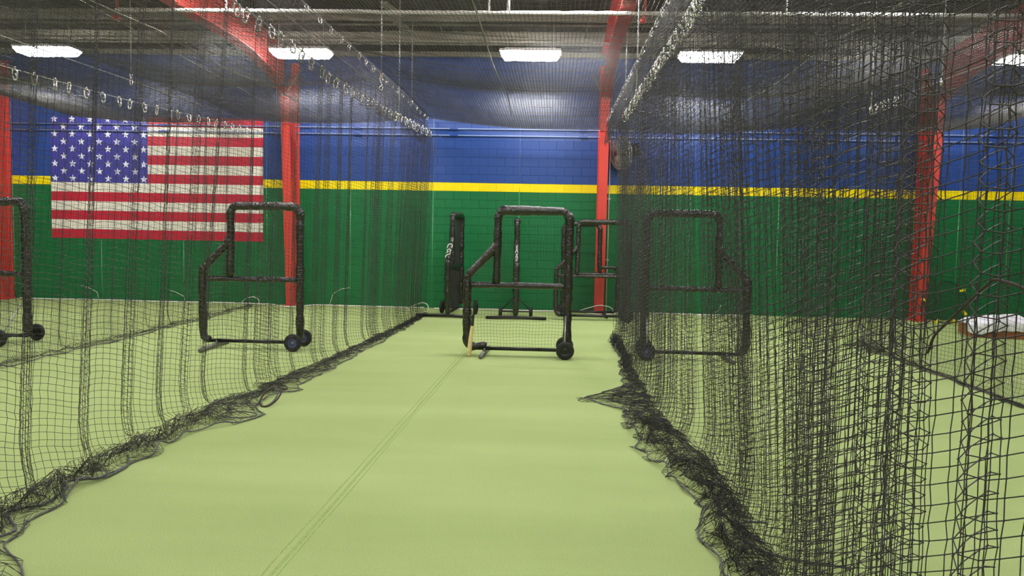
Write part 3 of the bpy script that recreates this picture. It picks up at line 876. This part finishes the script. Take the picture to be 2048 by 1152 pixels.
def screen_net(parent, poly, cell=CELL, seed=0, r=0.0016):
    """square mesh clipped to the outline polygon, sagging slightly"""
    g = np.random.default_rng(seed)
    P = np.array(poly)
    mb = MB()
    def spans(axis, v):
        xs = []
        m = len(P)
        for i in range(m):
            a, b = P[i], P[(i + 1) % m]
            if (a[axis] - v) * (b[axis] - v) < 0:
                s = (v - a[axis]) / (b[axis] - a[axis])
                xs.append(a[1 - axis] + s * (b[1 - axis] - a[1 - axis]))
        xs.sort()
        return list(zip(xs[::2], xs[1::2]))
    bow = lambda a, b: 0.035 * math.sin(a * 2.1) * math.sin(b * 1.7) + 0.01 * math.sin(a * 9 + b * 5)
    for axis in (0, 1):
        lo, hi = P[:, axis].min(), P[:, axis].max()
        v = lo + cell / 2
        while v < hi:
            for s0, s1 in spans(axis, v):
                k = max(3, int((s1 - s0) / 0.08))
                pts = []
                for s in np.linspace(s0, s1, k):
                    xz = (v, s) if axis == 0 else (s, v)
                    wob = 0.006 * math.sin(s * 14 + v * 3)
                    if axis == 0: pts.append((xz[0] + wob, bow(*xz), xz[1]))
                    else: pts.append((xz[0], bow(*xz), xz[1] + wob))
                mb.tube(pts, r, 3, caps=False)
            v += cell
    return mb.build('netting', 'twine', parent)

def l_screen(label, loc, rz=0.0, mirror=False, hub='hub_blue', W=1.5, H=2.16, low=1.2, dia=1.62, inner=0.43, cross=1.05, square=False, seed=1, wheel_x=None, wheels=(-0.28, 0.3), foot=(-0.42, 0.55), pad_r=0.062, foot_mat='grey_steel', strut=True, wheel_r=0.133, rag=False, struts_v=False, marks=None, foot_x=0.27, mesh=CELL, mesh_r=0.0016):
    t = thing('pitching_screen', label, 'pitching screen', loc, (0, 0, rz), 'padded pitching screens')
    s = -1 if mirror else 1
    X = lambda x: s * (x - W / 2)
    def pad(name, poly, r=pad_r, k=0):
        o = pad_tube([(X(a), b) for a, b in poly], r, seed=seed * 31 + k).build(name, 'pad', t)
        return o
    zb = 0.11
    pad('low_post', [(0.12, zb + 0.0), (0.03, zb + 0.03), (0, zb + 0.12), (0, low - 0.04), (0.03, low + 0.03)], k=1)
    if square:
        pad('shoulder_pad', [(0.03, low + 0.03), (0.09, low + 0.055), (inner, low + 0.05)], pad_r * 0.8, k=2)
    else:
        pad('diagonal_pad', [(0.02, low), (inner - 0.03, dia - 0.02), (inner, dia + 0.06)], k=2)
    pad('upper_post', [(inner, cross + 0.03), (inner + 0.01, dia), (inner + 0.01, H - 0.1), (inner + 0.05, H - 0.02)], pad_r * 0.95, k=3)
    pad('top_pad', [(inner + 0.02, H - 0.05), (inner + 0.09, H), (W - 0.1, H), (W - 0.02, H - 0.05)], pad_r * 1.08, k=4)
    pad('tall_post', [(W - 0.05, H - 0.02), (W, H - 0.1), (W, H * 0.5), (W, zb + 0.05)], pad_r * 1.05, k=5)
    pad('crossbar', [(0.03, cross), (W - 0.03, cross)], pad_r * 0.72, k=6)
    MB().tube([(X(0.08), 0, zb - 0.01), (X(W), 0, zb - 0.01)], 0.027, 10).build('bottom_bar', 'black_steel', t)
    MB().tube([(X(foot_x) - s * 0.02, foot[0], 0.034), (X(foot_x), 0, 0.05), (X(foot_x) + s * 0.02, foot[1], 0.034)], 0.032, 10).build('foot', foot_mat, t)
    MB().tube([(X(foot_x), 0, 0.045), (X(foot_x), 0, zb)], 0.03, 8).build('foot_bracket', foot_mat, t)
    wx = wheel_x if wheel_x is not None else W - 0.03
    for wy in wheels:
        wheel(t, X(wx), wy, wheel_r, hub)
    MB().tube([(X(wx), wheels[0], wheel_r), (X(wx), wheels[1], wheel_r)], 0.014, 8).build('axle', 'black_steel', t)
    if strut:
        MB().tube([(X(wx) - s * 0.01, wheels[0] + 0.07, wheel_r + 0.02), (X(wx), -0.07, 0.62)], 0.012, 8).build('wheel_strut', 'bright_steel', t)
        MB().tube([(X(wx) - s * 0.05, wheels[0] + 0.06, wheel_r), (X(wx) - s * 0.42, 0, zb)], 0.012, 8).build('wheel_brace', 'black_steel', t)
    if struts_v:
        for wy in wheels:
            MB().tube([(X(wx), wy, wheel_r), (X(wx), 0, 0.46)], 0.012, 6).build('wheel_strut', 'black_steel', t)
    ou = [(0.0, zb), (0.0, low), (inner, low if square else dia), (inner, H), (W, H), (W, zb)]
    screen_net(t, [(X(a), b) for a, b in ou], mesh, seed, mesh_r)
    if rag:
        pad_tube([(X(0.05), zb + 0.02), (X(0.13), zb + 0.015), (X(0.24), zb + 0.04), (X(0.3), zb + 0.03)], 0.062, 0.25, seed + 9).build('slipped_pad', 'pad', t)
    return t

l_screen('black padded pitching screen in the open lane with a bat leaning on it', (-0.52, 12.22, 0), 0.0, hub='hub_black', seed=1, rag=True)
l_screen('black padded pitching screen with blue wheel hubs before the flag stripes', (-4.58, 12.3, 0), 0.02, seed=2, strut=False, pad_r=0.058, foot=(-0.6, 0.4), foot_x=0.22, rag=False)
l_screen('black padded pitching screen seen through the heavily gathered net', (2.12, 12.3, 0), -0.03, mirror=True, seed=3, pad_r=0.055)
l_screen('black padded pitching screen in the lane before the flag canton', (-8.82, 12.35, 0), -0.12, hub='hub_black', seed=4, strut=True, wheels=(-0.55, 0.22))
s5 = l_screen('edge-on padded screen with white letters standing left of the open lane end', (-2.14, 17.85, 0), math.radians(85.5), mesh=0.024, mesh_r=0.0028, W=1.5, H=2.16, hub='hub_black', seed=5, pad_r=0.06, foot=(-0.56, 0.68), foot_mat='black_steel', foot_x=0.03, strut=False, wheels=(-0.45, 0.3), wheel_x=0.9, wheel_r=0.14)
s6 = l_screen('edge-on narrow padded screen with small wheels midway along the back wall', (-0.79, 17.75, 0), math.radians(92.5), W=1.4, H=2.06, low=1.15, dia=1.5, hub='hub_black', seed=6, pad_r=0.062, foot=(-0.64, 0.62), foot_mat='black_steel', foot_x=0.03, strut=False, wheels=(-0.33, 0.33), wheel_x=0.75, wheel_r=0.1, struts_v=True)
l_screen('padded L screen behind the open lane, beside the red column', (0.82, 17.25, 0), 0.03, W=1.5, H=2.06, low=1.08, dia=1.5, cross=0.93, hub='hub_black', seed=7, pad_r=0.05, strut=False, foot_mat='black_steel')
l_screen('square-shouldered padded screen at the foot of the red column', (0.82, 18.1, 0), 0.0, mirror=True, foot=(-0.4, 0.3), W=1.2, H=2.02, low=1.03, dia=1.3, cross=0.93, inner=0.4, square=True, hub='hub_black', seed=8, pad_r=0.05, strut=False, foot_mat='black_steel', wheels=(-0.2, 0.25))

def stroke(t, pts, r=0.012):
    MB().tube(pts, r, 6).build('lettering', 'letter', t)
# pale lettering on the diagonal pads of the two edge-on screens (local x runs into the depth, y to the side)
def glyphs(t, base, up, side, shapes, h, r, yoff):
    base, up, side = np.array(base), np.array(up), np.array(side)
    for k, sh_ in enumerate(shapes):
        pts = [base + up * (k * h * 1.25 + p[1] * h) + side * (p[0] * h * 0.8) for p in sh_]
        stroke(t, pts, r)
arch = [(-.5, 0), (-.5, .7), (-.25, 1), (.25, 1), (.5, .7), (.5, 0)]
arr = [(-.45, 0), (-.2, .45), (-.45, .75), (0, 1), (.45, .75), (.2, .45), (.45, 0)]
jay = [(-.5, .2), (-.45, .7), (0, .95), (.45, 1)]
glyphs(s5, (-0.772, 0.0, 1.25), (0.69, 0, 0.72), (0, -1, 0), [jay, arr, arch], 0.115, 0.013, 0)
zig = [(-.35, 0), (.3, .25), (-.3, .6), (.35, .85), (0, 1)]
glyphs(s6, (-0.70, 0.0, 1.225), (0.735, 0, 0.677), (0, -1, 0), [zig, arr, zig, arch, zig, zig], 0.062, 0.009, 0)

# ------------------------------------------------------------------ baseball bat
bat = thing('baseball_bat', 'wooden baseball bat with black handle leaning on the padded screen', 'bat', (-1.215, 12.02, 0.003), (math.radians(-8), math.radians(5.0), 0))
MB().lathe([(0, 0), (0.022, 0.003), (0.031, 0.015), (0.033, 0.12), (0.032, 0.28), (0.027, 0.38), (0.022, 0.45)], 'z', 18).build('barrel', 'wood', bat)
MB().lathe([(0.022, 0.45), (0.018, 0.54), (0.0145, 0.64), (0.0135, 0.78), (0.015, 0.80), (0.024, 0.812), (0.026, 0.826), (0.02, 0.84), (0, 0.842)], 'z', 18).build('handle', 'bat_dark', bat)

# ------------------------------------------------------------------ wall fan
fan = thing('wall_fan', 'round pale wire cage fan on the blue wall beside the red column', 'fan', (1.46, 18.74, 3.62), (math.radians(8), math.radians(-10), math.radians(-66)))
R = 0.36
b = MB()
for rr_, yo in ((R, 0), (R, -0.07), (R, 0.07)):
    b.tube([(rr_ * math.cos(a), yo, rr_ * math.sin(a)) for a in np.linspace(0, 2 * math.pi, 36, endpoint=False)], 0.009, 6, closed=True)
for k in range(40):
    a = 2 * math.pi * k / 40
    for s in (-1, 1):
        b.tube([(R * math.cos(a), s * 0.07, R * math.sin(a)), (0.24 * math.cos(a), s * 0.12, 0.24 * math.sin(a)), (0.06 * math.cos(a), s * 0.14, 0.06 * math.sin(a))], 0.0045, 4, caps=False)
for rad in (0.12, 0.24):
    for s in (-1, 1):
        b.tube([(rad * math.cos(a), s * 0.125, rad * math.sin(a)) for a in np.linspace(0, 2 * math.pi, 28, endpoint=False)], 0.005, 5, closed=True)
b.build('cage', 'cage', fan)
for k in range(3):
    b = MB()
    a0 = 2 * math.pi * k / 3 + 0.4
    grid = []
    for i in range(6):
        rad = 0.06 + 0.25 * i / 5
        for j in range(5):
            a = a0 + (j / 4 - 0.5) * (0.9 + 0.5 * i / 5)
            grid.append((rad * math.cos(a), (j / 4 - 0.5) * 0.09, rad * math.sin(a)))
    fcs = [(i * 5 + j, i * 5 + j + 1, (i + 1) * 5 + j + 1, (i + 1) * 5 + j) for i in range(5) for j in range(4)]
    g2 = [(p[0], p[1] + 0.004, p[2]) for p in grid]
    b.add(grid, fcs); b.add(g2, [f[::-1] for f in fcs])
    b.build('blade', 'blade', fan)
MB().lathe([(0, -0.06), (0.05, -0.05), (0.06, 0), (0.08, 0.06), (0.08, 0.22), (0.05, 0.25), (0, 0.25)], 'y', 20).build('motor', 'black_steel', fan)
br = MB(); br.tube([(0, 0.2, 0), (0.08, 0.3, 0.0), (0.2, 0.36, 0)], 0.03, 8); br.box(0.15, 0.25, 0.2, 0.36, -0.14, 0.14)
br.build('wall_bracket', 'black_steel', fan)

# ------------------------------------------------------------------ right lane: hoop, platform, cloth
hoop = thing('net_hoop', 'round black mesh hoop with yellow clips leaning on the green wall', 'hoop', (8.6, 18.38, 0.0), (math.radians(-12), 0, 0))
hr = 0.46
MB().tube([(hr * math.cos(a), 0, hr + 0.01 + hr * math.sin(a)) for a in np.linspace(0, 2 * math.pi, 40, endpoint=False)], 0.012, 8, closed=True).build('ring', 'black_steel', hoop)
screen_net(hoop, [(hr * math.cos(a), hr + 0.01 + hr * math.sin(a)) for a in np.linspace(0, 2 * math.pi, 32, endpoint=False)], 0.03, 3, 0.0022)
for a in (35, -30, 175, -115, -70):
    q = math.radians(a)
    c = Matrix.Translation((hr * math.cos(q), -0.005, hr + 0.01 + hr * math.sin(q))) @ Matrix.Rotation(-q + 0.5, 4, 'Y')
    b = MB(); b.obox(c, 0.11, 0.045, 0.045); b.obox(c @ Matrix.Translation((0.03, 0, 0.02)), 0.045, 0.05, 0.03)
    b.build('clip', 'clamp', hoop, False)
plat = thing('wooden_platform', 'low brown wooden platform on the turf under a white cloth', 'platform', (9.2, 16.1, 0), (0, 0, math.radians(-12)))
b = MB(); b.box(-1.2, 1.4, -0.35, 0.55, 0.16, 0.2); b.build('deck_board', 'plywood', plat, False)
for nm, e in (('front_board', (-1.2, 1.4, -0.35, -0.31, 0, 0.16)), ('back_board', (-1.2, 1.4, 0.51, 0.55, 0, 0.16)), ('end_board', (-1.2, -1.16, -0.31, 0.51, 0, 0.16)), ('end_board', (1.36, 1.4, -0.31, 0.51, 0, 0.16))):
    MB().box(*e).build(nm, 'plywood', plat, False)
def cloth_mesh():
    nx, ny = 64, 30
    g = np.random.default_rng(5)
    bump = np.array([smooth1(v, 2.5) for v in g.normal(0, 1, (nx, ny))]); bump = np.array([smooth1(v, 3) for v in bump.T]).T
    V = []
    for i in range(nx):
        u = i / (nx - 1)
        drop = 0.04 + 0.09 * math.exp(-((u - 0.08) / 0.09) ** 2) + 0.02 * math.sin(u * 40) ** 2
        for j in range(ny):
            x = -1.27 + 2.65 * u
            y = -0.40 + 0.75 * max(0, j - 4) / (ny - 5)
            z = 0.235 + 0.6 * max(0, bump[i, j]) + 0.13 * math.exp(-((u - 0.26) / 0.16) ** 2) * (0.5 + 0.5 * math.sin(math.pi * j / (ny - 1)))
            if j < 5:
                z = z + (0.2 - drop - z) * (5 - j) / 5
                y -= 0.02 * math.sin(u * 25) ** 2 * (5 - j) / 5
            V.append((x, y, z))
    Fq = [(i * ny + j, (i + 1) * ny + j, (i + 1) * ny + j + 1, i * ny + j + 1) for i in range(nx - 1) for j in range(ny - 1)]
    V2 = [(a, b - 0.008, c + 0.012) for a, b, c in V]
    return MB().add(V, [f[::-1] for f in Fq]).add(V2, Fq)
cl = cloth_mesh().build('white_cloth', 'cloth', None, loc=(9.2, 16.1, 0.0))
cl.rotation_euler = (0, 0, math.radians(-12))
tag(cl, 'crumpled bright white cloth lying on the brown wooden platform', 'cloth')

# ------------------------------------------------------------------ white cord along the foot of the back wall
def cord(label, pts, n, r=0.017):
    P = rope_path(pts, n)
    o = MB().tube(P - P[0], r, 6).build('white_rope', 'cord', None, loc=tuple(P[0]))
    return tag(o, label, 'rope', 'white cords by the back wall')
px = np.linspace(-12.7, -2.95, 60)
cord('long white cord lying along the foot of the flag wall', [(x, 18.98 + 0.04 * math.sin(x * 2.2) - 0.5 * math.exp(-((x + 6.05) / 0.35) ** 4), 0.018) for x in px], 240)
px = np.linspace(-2.75, 4.6, 50)
cord('white cord along the green wall behind the open lane', [(x, 18.9 + 0.05 * math.sin(x * 3.1) - 0.5 * math.exp(-((x - 1.06) / 0.35) ** 2), 0.018) for x in px], 200)
cord('curl of white cord rising by the end of the net before the flag', [(-7.3, 18.9, .02), (-7.15, 18.85, .15), (-6.95, 18.8, .2), (-6.8, 18.75, .14), (-6.75, 18.6, .02)], 40, 0.009)
cord('curl of white cord rising by the end of the left lane net', [(-3.3, 18.3, .02), (-3.1, 18.1, .14), (-2.85, 17.95, .24), (-2.72, 17.9, .2), (-2.7, 17.85, .06), (-2.85, 17.8, .015)], 40, 0.009)
cord('curl of white cord hanging before the wall right of the flag column', [(-5.2, 18.95, .02), (-5.1, 18.9, .3), (-4.9, 18.9, .42), (-4.7, 18.92, .45)], 40, 0.006)
cord('arch of white cord at the foot of the red column', [(0.5, 18.75, .015), (0.75, 18.6, .12), (1.05, 18.5, .22), (1.3, 18.55, .18), (1.45, 18.6, .015)], 40, 0.009)
for lab, x, z in (('short curl of white cord under the flag canton', -11.2, .35), ('short curl of white cord under the middle of the flag', -9.1, .3)):
    cord(lab, [(x, 19.02, z), (x + 0.2, 19.0, z - 0.05), (x + 0.42, 18.99, z - 0.15), (x + 0.45, 18.98, .015)], 30, 0.006)
cord('curl of white cord behind the gathered net, by the wall', [(3.2, 18.6, .02), (3.5, 18.5, .06), (3.7, 18.5, .15), (3.75, 18.5, .3)], 30, 0.009)
